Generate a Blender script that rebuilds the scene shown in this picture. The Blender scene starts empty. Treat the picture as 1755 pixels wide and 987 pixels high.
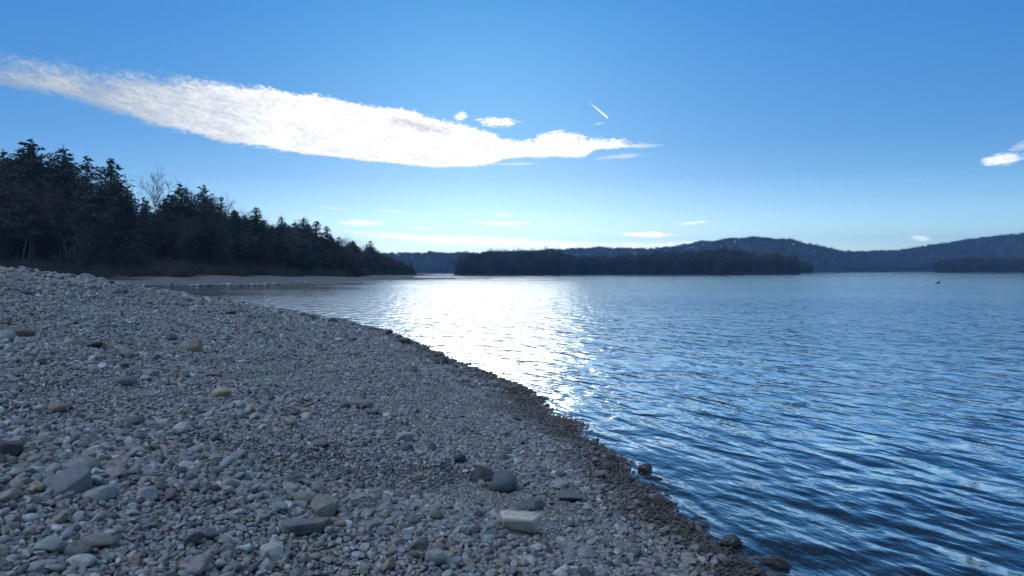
import math, random
import numpy as np
rng = np.random.default_rng(7)
random.seed(7)
# ---------------------------------------------------------------- camera model (photo pixels 1755 x 987)
PW, PH, FPX = 1755.0, 987.0, 1253.0
CAM_H = 2.2
PITCH = math.atan(27.5 / FPX)
ROLL = math.radians(0.15)
_F = np.array([0, math.cos(PITCH), -math.sin(PITCH)])
_R0 = np.array([1.0, 0, 0]); _U0 = np.array([0, math.sin(PITCH), math.cos(PITCH)])
_R = math.cos(ROLL) * _R0 - math.sin(ROLL) * _U0
_U = math.sin(ROLL) * _R0 + math.cos(ROLL) * _U0
EYE = np.array([0.0, 0.0, CAM_H])

def ray(px, py):
    d = _F + (px - PW / 2) / FPX * _R - (py - PH / 2) / FPX * _U
    return d / np.linalg.norm(d)

def project(P):
    v = np.asarray(P, float) - EYE
    z = v @ _F
    return np.stack([PW / 2 + FPX * (v @ _R) / z, PH / 2 - FPX * (v @ _U) / z, z], -1)

def on_plane(px, py, z=0.0):
    d = ray(px, py)
    t = (z - CAM_H) / d[2]
    return EYE + d * t

def at_depth(px, depth):
    """plan position of a column px at forward distance depth"""
    d = ray(px, 467)
    return d[0] / d[1] * depth, depth

def azel(px, py):
    d = ray(px, py)
    return math.degrees(math.atan2(d[0], d[1])), math.degrees(math.asin(d[2]))

# ---------------------------------------------------------------- shoreline of the near beach
SHORE_PX = [(1375, 1040), (1285, 985), (1220, 930), (1152, 880), (1100, 832), (1042, 783), (1000, 748), (945, 715),
            (910, 686), (860, 658), (800, 635), (745, 613), (700, 588), (645, 566), (570, 549), (490, 536), (420, 525)]
_near = [on_plane(x, y)[:2] for x, y in SHORE_PX]
SHORE = np.array([(4.6, -14.0), (3.9, -4.0), (3.1, 1.2)] + [tuple(p) for p in _near] +
                 [(-22.5, 51), (-30, 60), (-42, 73), (-58, 84), (-80, 93), (-120, 102), (-200, 108)])
# ---------------------------------------------------------------- shoreline of the far land at the left (flat, spit, point)
FAR = np.array([(-200, 109), (-120, 108), (-80, 110), (-57, 118), (-46, 124), (-40, 132), (-36, 142), (-35, 154), (-34.5, 172),
                (-33, 195), (-27, 212), (-16, 219), (-6, 221), (-3, 222.5), (-7, 224), (-18, 224), (-30, 226), (-41, 238),
                (-50, 275), (-55, 330), (-55, 390), (-52, 430), (-49, 440), (-53, 452), (-75, 470), (-140, 480), (-260, 480)])

def sdist(poly, x, y):
    """signed distance to a shoreline, positive on the land"""
    x = np.asarray(x, float); y = np.asarray(y, float)
    best = np.full(x.shape, 1e18)
    for (ax, ay), (bx, by) in zip(poly[:-1], poly[1:]):
        dx, dy = bx - ax, by - ay
        t = np.clip(((x - ax) * dx + (y - ay) * dy) / (dx * dx + dy * dy), 0, 1)
        best = np.minimum(best, (x - ax - t * dx) ** 2 + (y - ay - t * dy) ** 2)
    ring = np.concatenate([poly, LAND_BACK[int(poly is FAR)]])
    inside = np.zeros(x.shape, bool)
    for (ax, ay), (bx, by) in zip(ring, np.roll(ring, -1, 0)):
        if ay != by:
            inside ^= ((ay > y) != (by > y)) & (x < (bx - ax) * (y - ay) / (by - ay) + ax)
    return np.sqrt(best) * np.where(inside, 1.0, -1.0)
LAND_BACK = (np.array([(-900, 108.0), (-900, -300.0), (4.6, -300.0)]), np.array([(-900, 480.0), (-900, 109.0)]))

class SineNoise:
    """smooth deterministic 2-D noise built of random sines"""
    def __init__(self, seed, n, lo, hi):
        r = np.random.default_rng(seed)
        lam = np.exp(r.uniform(math.log(lo), math.log(hi), n)); th = r.uniform(0, 2 * math.pi, n)
        self.k = np.stack([np.cos(th), np.sin(th)]) * (2 * math.pi / lam); self.p = r.uniform(0, 6.28, n)
        self.a = lam / lam.mean()
    def __call__(self, x, y):
        out = np.zeros(np.shape(x))
        for kx, ky, p, a in zip(self.k[0], self.k[1], self.p, self.a):
            out += a * np.sin(kx * x + ky * y + p)
        return out / math.sqrt(len(self.p) / 2)

NZ1 = SineNoise(1, 14, 1.2, 5.0); NZ2 = SineNoise(2, 12, 0.25, 0.9); NZ3 = SineNoise(3, 12, 8, 40); NZ4 = SineNoise(4, 12, 0.5, 1.6)
SH_W = SineNoise(5, 10, 0.4, 2.5)

PUD = (-73.0, 136.0, 12.0, 5.5, 1.15)
BP_S = [-60, -12, -5, -2, 0, 1.5, 3, 6, 8, 10, 12, 14, 18, 30, 60]
BP_Z = [-4, -1.5, -.62, -.24, 0, .22, .50, 1.10, 1.50, 1.88, 2.18, 2.36, 2.46, 2.4, 2.3]
FP_S = [-60, -10, -2, 0, 1.5, 6, 16, 30, 36, 44, 60, 120]
FP_Z = [-4, -1.2, -.3, 0, .25, .6, 1.0, 1.5, 2.4, 3.8, 5.6, 9.0]

def beach_z(x, y):
    s = sdist(SHORE, x, y)
    far = np.clip((np.hypot(x, y) - 6) / 30, 0, 1)
    s = s + SH_W(x, y) * (.05 + .15 * far)
    z = np.interp(s, BP_S, BP_Z)
    dry = np.clip(s / 2.0, 0, 1)
    return z + dry * (NZ1(x, y) * .022 + NZ2(x, y) * .006), s

def far_z(x, y):
    s = sdist(FAR, x, y)
    s = s + SH_W(x * .2, y * .2) * .8 * np.clip(s / 4, 0, 1)
    # the point narrows towards its tip, so the bank stands closer to the water there
    sq = np.interp(y, [150, 180, 215, 260, 330, 460], [1, .75, .6, .45, .38, .33])
    sq = np.where(x > -45, 1.0, sq)
    z = np.interp(s / sq, FP_S, FP_Z)
    z = z + np.clip(s / 20, 0, 1) * NZ3(x, y) * .12
    # shallow hollow that holds the puddle on the flat
    e = ((x - PUD[0]) / PUD[2]) ** 2 + ((y - PUD[1]) / PUD[3]) ** 2
    z = np.where(e < 1.6, np.minimum(z, PUD[4] + np.clip(e - 1, -1, .6) * .25), z)
    return z, s / sq

def ground_z(x, y):
    a, s = beach_z(x, y); b, s2 = far_z(x, y)
    b = np.where(np.hypot(x, y) < 70, -9, b)
    return np.maximum(a, b)

def hit_ground(px, py, lo=1.5, hi=140):
    d = ray(px, py)
    t = np.exp(np.linspace(math.log(lo), math.log(hi), 900))
    P = EYE[None] + d[None] * t[:, None]
    g = np.maximum(ground_z(P[:, 0], P[:, 1]), 0.0)
    below = np.nonzero(P[:, 2] <= g)[0]
    if len(below) == 0:
        return None
    i = below[0]
    return P[i]
import bpy
from mathutils import Vector, Matrix, Euler
scene = bpy.context.scene
COL = scene.collection

# ---------------------------------------------------------------- node helpers
class NT:
    def __init__(self, tree):
        self.t = tree; self.n = tree.nodes; self.l = tree.links
    def node(self, typ, **kw):
        nd = self.n.new(typ)
        ins = kw.pop('ins', {})
        for k, v in kw.items():
            setattr(nd, k, v)
        for k, v in ins.items():
            self.put(nd.inputs[k], v)
        return nd
    def put(self, sock, v):
        if isinstance(v, bpy.types.NodeSocket):
            self.l.new(v, sock)
        elif v is not None:
            try:
                sock.default_value = v
            except (TypeError, ValueError):
                sock.default_value = tuple(v) + (1.0,) if len(v) == 3 else v
    def math(self, op, a, b=None, c=None, clamp=False):
        nd = self.n.new('ShaderNodeMath'); nd.operation = op; nd.use_clamp = clamp
        for i, v in enumerate((a, b, c)):
            if v is not None:
                self.put(nd.inputs[i], v)
        return nd.outputs[0]
    def vmath(self, op, a, b=None):
        nd = self.n.new('ShaderNodeVectorMath'); nd.operation = op
        self.put(nd.inputs[0], a)
        if b is not None:
            self.put(nd.inputs[1] if op != 'SCALE' else nd.inputs['Scale'], b)
        return nd.outputs['Value'] if op in ('LENGTH', 'DOT_PRODUCT', 'DISTANCE') else nd.outputs[0]
    def smooth(self, v, a, b, lo=0.0, hi=1.0):
        nd = self.n.new('ShaderNodeMapRange'); nd.interpolation_type = 'SMOOTHSTEP'
        self.put(nd.inputs['Value'], v); self.put(nd.inputs['From Min'], a); self.put(nd.inputs['From Max'], b)
        self.put(nd.inputs['To Min'], lo); self.put(nd.inputs['To Max'], hi)
        return nd.outputs[0]
    def mix(self, f, a, b, blend='MIX'):
        nd = self.n.new('ShaderNodeMix'); nd.data_type = 'RGBA'; nd.blend_type = blend; nd.clamp_factor = True
        self.put(nd.inputs[0], f); self.put(nd.inputs[6], a); self.put(nd.inputs[7], b)
        return nd.outputs[2]
    def noise(self, vec, scale, detail=3.0, rough=0.5, dim='3D', dist=0.0, w=None):
        nd = self.n.new('ShaderNodeTexNoise'); nd.noise_dimensions = dim
        self.put(nd.inputs['Vector'], vec)
        nd.inputs['Scale'].default_value = scale; nd.inputs['Detail'].default_value = detail
        nd.inputs['Roughness'].default_value = rough; nd.inputs['Distortion'].default_value = dist
        if w is not None:
            self.put(nd.inputs['W'], w)
        return nd.outputs[0]
    def ramp(self, f, stops, interp='LINEAR'):
        nd = self.n.new('ShaderNodeValToRGB'); cr = nd.color_ramp; cr.interpolation = interp
        while len(cr.elements) > 1:
            cr.elements.remove(cr.elements[-1])
        for i, (p, c) in enumerate(stops):
            e = cr.elements[0] if i == 0 else cr.elements.new(p)
            e.position = p; e.color = (c[0], c[1], c[2], 1.0)
        self.put(nd.inputs[0], f)
        return nd.outputs[0]
    def comb(self, x, y, z):
        nd = self.n.new('ShaderNodeCombineXYZ')
        for i, v in enumerate((x, y, z)):
            self.put(nd.inputs[i], v)
        return nd.outputs[0]
    def sep(self, v):
        nd = self.n.new('ShaderNodeSeparateXYZ'); self.put(nd.inputs[0], v)
        return nd.outputs

def material(name):
    m = bpy.data.materials.new(name); m.use_nodes = True
    m.node_tree.nodes.clear()
    g = NT(m.node_tree)
    out = g.node('ShaderNodeOutputMaterial')
    return m, g, out

STONE_RAMP = [(0, (.08, .08, .085)), (.10, (.25, .25, .25)), (.22, (.40, .39, .37)), (.32, (.26, .265, .275)), (.42, (.47, .42, .35)),
              (.52, (.12, .115, .11)), (.62, (.36, .355, .35)), (.70, (.38, .27, .19)), (.78, (.53, .51, .48)), (.85, (.20, .16, .13)),
              (.92, (.66, .65, .63)), (1, (.29, .285, .28))]

def stone_material(name, own=None, scale=1.0, wet_line=.10):
    """own: None takes each stone's colour from its own random value, else a base colour"""
    m, g, out = material(name)
    tc = g.node('ShaderNodeTexCoord'); oi = g.node('ShaderNodeObjectInfo'); geo = g.node('ShaderNodeNewGeometry')
    rnd = oi.outputs['Random']
    off = g.vmath('SCALE', g.comb(rnd, rnd, rnd), 37.0)
    co = g.vmath('ADD', tc.outputs['Object'], off)
    if own is None:
        base = g.ramp(rnd, STONE_RAMP)
        ns = 1.6
    else:
        base = g.node('ShaderNodeRGB').outputs[0]; base.default_value = tuple(own) + (1,)
        ns = 5.0 * scale
    big = g.noise(co, ns, 4, .6)
    fine = g.noise(co, ns * 9, 4, .7)
    grain = g.noise(co, ns * 40, 2, .6)
    v = g.math('ADD', g.math('MULTIPLY', big, .9), g.math('ADD', g.math('MULTIPLY', fine, .7), g.math('MULTIPLY', grain, .35)))
    v = g.math('ADD', g.math('MULTIPLY', g.math('SUBTRACT', v, .975), 1.7), .97)
    col = g.mix(1.0, base, g.comb(v, v, v), 'MULTIPLY')
    warm = g.smooth(g.noise(g.vmath('ADD', co, (9, 3, 1)), ns * 1.3, 3), .5, .75)
    col = g.mix(g.math('MULTIPLY', warm, .7), col, g.mix(1.0, col, (1.25, .92, .66), 'MULTIPLY'))
    # pale mineral veins in some stones
    wv = g.node('ShaderNodeTexWave', ins={'Vector': co, 'Scale': ns * .16, 'Distortion': 3.0, 'Detail': 3.0})
    vein = g.math('MULTIPLY', g.smooth(wv.outputs[1], .985, .998), g.smooth(g.math('FRACT', g.math('MULTIPLY', rnd, 7.31)), .78, .8))
    if own is None:
        col = g.mix(g.math('MULTIPLY', vein, .5), col, (.5, .49, .46))
    # wet band next to the water
    z = g.sep(geo.outputs['Position'])[2]
    wn = g.noise(geo.outputs['Position'], 1.4, 4, .65)
    lim = g.math('ADD', g.math('MULTIPLY', wn, .24), wet_line - .14)
    wet = g.smooth(g.math('SUBTRACT', z, lim), .08, -.04)
    dark = g.mix(1.0, col, (.36, .29, .245), 'MULTIPLY')
    col = g.mix(wet, col, dark)
    rough = g.math('SUBTRACT', g.math('ADD', .55, g.math('MULTIPLY', fine, .3)), g.math('MULTIPLY', wet, .38))
    bump = g.node('ShaderNodeBump', ins={'Strength': .45, 'Distance': .12 if own is None else .02, 'Height': g.math('ADD', g.math('MULTIPLY', fine, .7), g.math('MULTIPLY', grain, .25))})
    b = g.node('ShaderNodeBsdfPrincipled', ins={'Base Color': col, 'Roughness': rough, 'Specular IOR Level': .45, 'Normal': bump.outputs[0]})
    g.l.new(b.outputs[0], out.inputs[0])
    return m

def ground_material():
    m, g, out = material('shore gravel')
    geo = g.node('ShaderNodeNewGeometry'); P = geo.outputs['Position']
    at = g.node('ShaderNodeAttribute', attribute_name='zone'); zone = at.outputs['Fac']
    # gravel: several sizes of cells
    vo = g.node('ShaderNodeTexVoronoi', ins={'Vector': P, 'Scale': 42.0}); vo2 = g.node('ShaderNodeTexVoronoi', ins={'Vector': P, 'Scale': 105.0})
    c1 = g.ramp(g.sep(vo.outputs['Color'])[0], STONE_RAMP); c2 = g.ramp(g.sep(vo2.outputs['Color'])[1], STONE_RAMP)
    col = g.mix(.5, c1, c2)
    big = g.noise(P, .35, 4, .6)
    grit = g.noise(P, 160, 3, .7)
    col = g.mix(1.0, col, g.comb(*(g.math('ADD', .45, g.math('MULTIPLY', grit, .7)),) * 3), 'MULTIPLY')
    col = g.mix(.6, col, (.045, .04, .035))
    # grey sand of the far flat and the leaf litter of the bank
    sn = g.noise(P, .18, 5, .65); sf = g.noise(P, 2.5, 4, .7)
    sand = g.mix(sn, (.12, .108, .10), (.22, .20, .185))
    sand = g.mix(1.0, sand, g.comb(*(g.math('ADD', .6, g.math('MULTIPLY', sf, .8)),) * 3), 'MULTIPLY')
    litter = g.mix(g.noise(P, .5, 5, .7), (.035, .028, .022), (.12, .095, .075))
    edge = g.math('ADD', zone, g.math('MULTIPLY', g.math('SUBTRACT', sn, .5), .5))
    col = g.mix(g.smooth(edge, .3, .7), col, sand)
    col = g.mix(g.smooth(edge, 1.3, 1.7), col, litter)
    z = g.sep(P)[2]
    lim = g.math('SUBTRACT', g.math('MULTIPLY', g.noise(P, .9, 3), .22), .01)
    wet = g.smooth(g.math('SUBTRACT', z, lim), .05, -.03)
    col = g.mix(wet, col, g.mix(1.0, col, (.5, .44, .37), 'MULTIPLY'))
    h = g.math('ADD', g.math('MULTIPLY', vo.outputs['Distance'], -.8), g.math('ADD', g.math('MULTIPLY', vo2.outputs['Distance'], -.35), g.math('MULTIPLY', grit, .2)))
    bump = g.node('ShaderNodeBump', ins={'Strength': .8, 'Distance': .02, 'Height': h})
    b = g.node('ShaderNodeBsdfPrincipled', ins={'Base Color': col, 'Roughness': g.math('SUBTRACT', .85, g.math('MULTIPLY', wet, .5)), 'Specular IOR Level': .3, 'Normal': bump.outputs[0]})
    g.l.new(b.outputs[0], out.inputs[0])
    return m

def water_material():
    m, g, out = material('lake water')
    geo = g.node('ShaderNodeNewGeometry'); P = geo.outputs['Position']
    dep = g.node('ShaderNodeAttribute', attribute_name='depth').outputs['Fac']
    far = g.node('ShaderNodeAttribute', attribute_name='open').outputs['Fac']     # how much of the wave spectrum the mesh leaves to the shader
    p = g.sep(P); p2 = g.comb(p[0], p[1], 0.0)
    # wind patches on the lake: rougher and calmer streaks
    gust = g.noise(g.comb(g.math('MULTIPLY', p[0], .35), p[1], 0.0), .03, 4, .6)
    gust = g.math('MULTIPLY', g.smooth(gust, .33, .62, .5, 1.1), g.node('ShaderNodeAttribute', attribute_name='breeze').outputs['Fac'])
    # rotate into the wind direction, crests longer than the waves are apart
    ca, sa = math.cos(math.radians(24)), math.sin(math.radians(24))
    u = g.math('ADD', g.math('MULTIPLY', p[0], ca), g.math('MULTIPLY', p[1], sa))
    v = g.math('SUBTRACT', g.math('MULTIPLY', p[1], ca), g.math('MULTIPLY', p[0], sa))
    def layer(scale, stretch, eps, detail, seed):
        su = g.math('MULTIPLY', u, scale); sv = g.math('MULTIPLY', v, scale * stretch)
        def h(dx, dy):
            du, dv = ca * dx + sa * dy, ca * dy - sa * dx
            return g.noise(g.comb(g.math('ADD', su, du * scale + seed), g.math('ADD', sv, dv * scale * stretch), 0.0), 1.0, detail, .55, dim='2D', dist=.25)
        h0 = h(0, 0)
        return (g.math('DIVIDE', g.math('SUBTRACT', h(eps, 0), h0), eps), g.math('DIVIDE', g.math('SUBTRACT', h(0, eps), h0), eps))
    nx = ny = None
    for scale, stretch, eps, detail, amp, mode in ((14.0, .55, .004, 2, .008, 'all'), (4.6, .5, .01, 2, .030, 'all'), (1.6, .45, .03, 2, .19, 'far')):
        dx, dy = layer(scale, stretch, eps, detail, scale * 3.7)
        a = g.math('MULTIPLY', gust, amp)
        if mode == 'far':
            a = g.math('MULTIPLY', a, far)
        dx, dy = g.math('MULTIPLY', dx, a), g.math('MULTIPLY', dy, a)
        nx = dx if nx is None else g.math('ADD', nx, dx)
        ny = dy if ny is None else g.math('ADD', ny, dy)
    n = g.vmath('NORMALIZE', g.vmath('SUBTRACT', geo.outputs['Normal'], g.comb(nx, ny, 0.0)))
    fn = g.node('ShaderNodeFresnel', ins={'IOR': 1.34, 'Normal': n}).outputs[0]
    fr = g.math('MULTIPLY', fn, g.math('ADD', 1.25, g.math('MULTIPLY', fn, 3.2)), clamp=True)
    rough = g.math('ADD', .04, g.math('MULTIPLY', far, .03))
    gl = g.node('ShaderNodeBsdfGlossy', ins={'Color': (1, 1, 1, 1), 'Roughness': rough, 'Normal': n})
    deep = g.node('ShaderNodeBsdfDiffuse', ins={'Color': (.024, .095, .205, 1)})
    clear = g.node('ShaderNodeBsdfTransparent', ins={'Color': (.62, .78, .86, 1)})
    opq = g.math('SUBTRACT', 1.0, g.math('POWER', 2.718, g.math('MULTIPLY', dep, -1.0)))
    body = g.node('ShaderNodeMixShader', ins={0: opq, 1: clear.outputs[0], 2: deep.outputs[0]})
    mx = g.node('ShaderNodeMixShader', ins={0: fr, 1: body.outputs[0], 2: gl.outputs[0]})
    g.l.new(mx.outputs[0], out.inputs[0])
    return m

def foliage_material(name, c1, c2, c3=None, rough=.6, trans=.2):
    m, g, out = material(name)
    geo = g.node('ShaderNodeNewGeometry'); oi = g.node('ShaderNodeObjectInfo')
    ri = geo.outputs['Random Per Island']
    col = g.mix(ri, c1, c2)
    if c3 is not None:
        col = g.mix(g.smooth(g.math('FRACT', g.math('MULTIPLY', ri, 13.7)), .86, .9), col, c3)
    t = g.math('ADD', .72, g.math('MULTIPLY', oi.outputs['Random'], .56))
    col = g.mix(1.0, col, g.comb(t, t, g.math('MULTIPLY', t, .95)), 'MULTIPLY')
    d = g.node('ShaderNodeBsdfDiffuse', ins={'Color': col}); tr = g.node('ShaderNodeBsdfTranslucent', ins={'Color': col})
    mx = g.node('ShaderNodeMixShader', ins={0: trans, 1: d.outputs[0], 2: tr.outputs[0]})
    g.l.new(mx.outputs[0], out.inputs[0])
    return m

def bark_material(name, c1, c2, scale=6.0):
    m, g, out = material(name)
    tc = g.node('ShaderNodeTexCoord')
    co = g.vmath('MULTIPLY', tc.outputs['Object'], (1, 1, .25))
    n = g.noise(co, scale, 5, .7)
    b = g.node('ShaderNodeBump', ins={'Strength': .6, 'Distance': .05, 'Height': n})
    p = g.node('ShaderNodeBsdfPrincipled', ins={'Base Color': g.mix(n, c1, c2), 'Roughness': .9, 'Specular IOR Level': .2, 'Normal': b.outputs[0]})
    g.l.new(p.outputs[0], out.inputs[0])
    return m

def land_material(name, c1, c2, scale):
    m, g, out = material(name)
    P = g.node('ShaderNodeNewGeometry').outputs['Position']
    n = g.noise(P, scale, 5, .65)
    p = g.node('ShaderNodeBsdfPrincipled', ins={'Base Color': g.mix(n, c1, c2), 'Roughness': .95, 'Specular IOR Level': .1})
    g.l.new(p.outputs[0], out.inputs[0])
    return m
# ---------------------------------------------------------------- object helpers
def link(o, parent=None):
    COL.objects.link(o)
    if parent is not None:
        o.parent = parent
    return o

def tag(o, label=None, cat=None, group=None, kind=None):
    for k, v in (('label', label), ('category', cat), ('group', group), ('kind', kind)):
        if v:
            o[k] = v
    return o

def np_mesh(name, verts, faces, smooth=True):
    """mesh from numpy arrays; faces is (n,3) or (n,4)"""
    me = bpy.data.meshes.new(name)
    verts = np.ascontiguousarray(verts, np.float32); faces = np.ascontiguousarray(faces, np.int32)
    n, k = faces.shape
    me.vertices.add(len(verts)); me.vertices.foreach_set('co', verts.ravel())
    me.loops.add(n * k); me.loops.foreach_set('vertex_index', faces.ravel())
    me.polygons.add(n); me.polygons.foreach_set('loop_start', np.arange(0, n * k, k, dtype=np.int32))
    me.polygons.foreach_set('use_smooth', np.full(n, smooth))
    me.update(calc_edges=True); me.validate()
    return me

def grid_faces(nr, nc):
    i = np.arange(nr * nc).reshape(nr, nc)
    return np.stack([i[:-1, :-1], i[:-1, 1:], i[1:, 1:], i[1:, :-1]], -1).reshape(-1, 4)

def attr(me, name, vals):
    a = me.attributes.new(name, 'FLOAT', 'POINT'); a.data.foreach_set('value', np.ascontiguousarray(vals, np.float32))

def structure(name, me, mat):
    o = bpy.data.objects.new(name, me); me.materials.append(mat)
    tag(o, kind='structure')
    return link(o)

def polar(a0, a1, na, d0, d1, nd, flip=False):
    """grid in bearing and distance: fine where one stands, coarse far out"""
    az = np.radians(np.linspace(a0, a1, na)); d = np.exp(np.linspace(math.log(d0), math.log(d1), nd))
    D, A = np.meshgrid(d, az, indexing='ij')
    return D * np.sin(A), D * np.cos(A), D

# ---------------------------------------------------------------- ground of the shore, one sheet
M_GROUND = ground_material()
X, Y, D = polar(-88, 60, 420, .6, 520, 760)
A, s1 = beach_z(X, Y); B, s2 = far_z(X, Y)
B = np.where(D < 70, -9, B)
Z = np.maximum(A, B)
me = np_mesh('shore_ground', np.stack([X, Y, Z], -1).reshape(-1, 3), grid_faces(*X.shape))
attr(me, 'zone', np.where((B > A), 1 + np.clip((s2 - 24) / 8, 0, 1), np.clip((D - 75) / 20, 0, 1) * (s1 > 6)).ravel())
structure('shore_ground', me, M_GROUND)

# ---------------------------------------------------------------- water of the lake
M_WATER = water_material()
wr = np.random.default_rng(11)
NW = 90
w_lam = np.exp(wr.uniform(math.log(.10), math.log(.48), NW))
w_dir = np.radians(np.where(wr.random(NW) < .72, 206 + wr.normal(0, 22, NW), 265 + wr.normal(0, 30, NW)))
w_slope = .0205 * np.where(w_lam > .5, .65, 1.0) * wr.uniform(.6, 1.3, NW)
w_amp = w_slope * w_lam / (2 * math.pi); w_ph = wr.uniform(0, 6.28, NW)
X, Y, D = polar(-66, 94, 860, 2.0, 9000, 1400)
cell = D * max(math.radians(160) / 859, math.log(9000 / 2.0) / 1399)
Zw = np.zeros_like(X); lost = np.zeros_like(X)
near = D < 90
xn, yn, cn = X[near], Y[near], cell[near]
zz = np.zeros_like(xn); ll = np.zeros_like(xn)
grp = .85 + .22 * NZ4(xn * .35, yn * .35)
for lam, th, am, ph, sl in zip(w_lam, w_dir, w_amp, w_ph, w_slope):
    k = 2 * math.pi / lam
    keep = np.clip((lam / cn - 4) / 4, 0, 1)
    zz += keep * am * np.sin(k * (xn * math.cos(th) + yn * math.sin(th)) + ph)
    ll += (1 - keep) * sl * sl
zz *= np.clip(grp, .3, 1.4)
rms = max(float(zz.std()), 1e-4)
zz = zz + .22 * np.minimum(zz * zz, 6 * rms * rms) / rms - .22 * rms        # sharper crests, flatter troughs
sN = sdist(SHORE, xn, yn)
zz *= np.clip(-sN / .9, .25, 1)                         # ripples die out on the stones
Zw[near] = zz; lost[near] = ll / np.sum(w_slope ** 2); lost[~near] = 1
_bz, sA = beach_z(X, Y)
_fz, sB = far_z(X, Y)
dep = np.clip(-np.maximum(_bz, np.where(D < 70, -9, _fz)), 0, 6)
keepw = np.maximum(_bz, np.where(D < 70, -9, _fz)) < .6
fa = grid_faces(*X.shape)
fa = fa[keepw.ravel()[fa].any(1)]
me = np_mesh('lake_water', np.stack([X, Y, Zw], -1).reshape(-1, 3), fa)
attr(me, 'depth', dep.ravel()); attr(me, 'open', (np.sqrt(np.clip(lost, 0, 1)) * np.interp(D, [0, 60, 200, 600], [1, .9, .55, .3])).ravel()); attr(me, 'breeze', np.interp(D, [0, 25, 110, 190, 400], [1, .8, .62, .45, .30]).ravel())
structure('lake_water', me, M_WATER)
# puddle on the flat
ang = np.linspace(0, 2 * math.pi, 64, endpoint=False)
pr = 1.05 + .12 * np.sin(3 * ang + 1) + .08 * np.sin(5 * ang)
pv = np.stack([PUD[0] + PUD[2] * pr * np.cos(ang), PUD[1] + PUD[3] * pr * np.sin(ang), np.full(64, PUD[4])], -1)
pme = bpy.data.meshes.new('puddle'); pme.from_pydata([tuple(v) for v in pv], [], [list(range(64))]); attr(pme, 'depth', np.full(64, .3)); attr(pme, 'open', np.full(64, 1.0)); attr(pme, 'breeze', np.full(64, 1.2))
structure('puddle_water', pme, M_WATER)

# ---------------------------------------------------------------- stones
def ico(sub):
    t = (1 + 5 ** .5) / 2
    v = [(-1, t, 0), (1, t, 0), (-1, -t, 0), (1, -t, 0), (0, -1, t), (0, 1, t), (0, -1, -t), (0, 1, -t), (t, 0, -1), (t, 0, 1), (-t, 0, -1), (-t, 0, 1)]
    f = [(0, 11, 5), (0, 5, 1), (0, 1, 7), (0, 7, 10), (0, 10, 11), (1, 5, 9), (5, 11, 4), (11, 10, 2), (10, 7, 6), (7, 1, 8),
         (3, 9, 4), (3, 4, 2), (3, 2, 6), (3, 6, 8), (3, 8, 9), (4, 9, 5), (2, 4, 11), (6, 2, 10), (8, 6, 7), (9, 8, 1)]
    v = [np.array(p) / np.linalg.norm(p) for p in v]
    for _ in range(sub):
        cache, nf = {}, []
        def mid(a, b):
            k = (min(a, b), max(a, b))
            if k not in cache:
                p = v[a] + v[b]; v.append(p / np.linalg.norm(p)); cache[k] = len(v) - 1
            return cache[k]
        for a, b, c in f:
            ab, bc, ca = mid(a, b), mid(b, c), mid(c, a)
            nf += [(a, ab, ca), (b, bc, ab), (c, ca, bc), (ab, bc, ca)]
        f = nf
    return np.array(v), np.array(f)
ICO = {k: ico(k) for k in (2, 3, 4)}

def stone_shape(seed, sub, cuts, rough, soft=.25, box=0.0):
    """a water-worn stone: an egg with worn flat faces; box > 0 squares it"""
    r = np.random.default_rng(seed)
    v, f = ICO[sub]; v = v.copy()
    if box > 0:
        q = (np.abs(v) ** (2 + 6 * box)).sum(1) ** (1 / (2 + 6 * box)); v = v / q[:, None]
        v[:, 0] *= 1 + .22 * box * r.normal() * v[:, 1]; v[:, 1] *= 1 + .18 * box * r.normal() * v[:, 2]; v[:, 0] *= 1 + .15 * box * r.normal() * v[:, 2]
    for _ in range(cuts):
        n = r.normal(size=3); n /= np.linalg.norm(n); c = r.uniform(.48, .8)
        e = v @ n - c
        e = np.where(e > 0, e, 0)
        v = v - (e * (1 - soft * .5))[:, None] * n
    d = np.zeros(len(v))
    for o, a in ((1.3, 1.0), (2.6, .5), (5.5, .22), (11, .10)):
        for _ in range(5):
            k = r.normal(size=3) * o
            d += a * np.sin(v @ k + r.uniform(0, 6.28)) / 3
    n = v / np.linalg.norm(v, axis=1)[:, None]
    return v + n * (d * rough)[:, None], f

PEBBLE_COL = bpy.data.collections.new('pebble kinds')
M_STONE = stone_material('beach stone')
PEB = []
for i in range(16):
    v, f = stone_shape(100 + i, 2 if i < 8 else 3, [2, 4, 5, 8, 3, 6, 9, 5][i % 8], [.06, .09, .11, .13][i % 4], soft=.1)
    dims = np.array([1.25, .95, .74]) * np.random.default_rng(i).uniform(.8, 1.22, 3)
    me = np_mesh('cobble', v * dims, f); me.materials.append(M_STONE)
    PEB.append(me)
    if i < 8:
        o = bpy.data.objects.new('pebble kind %02d' % i, me); PEBBLE_COL.objects.link(o)

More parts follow.
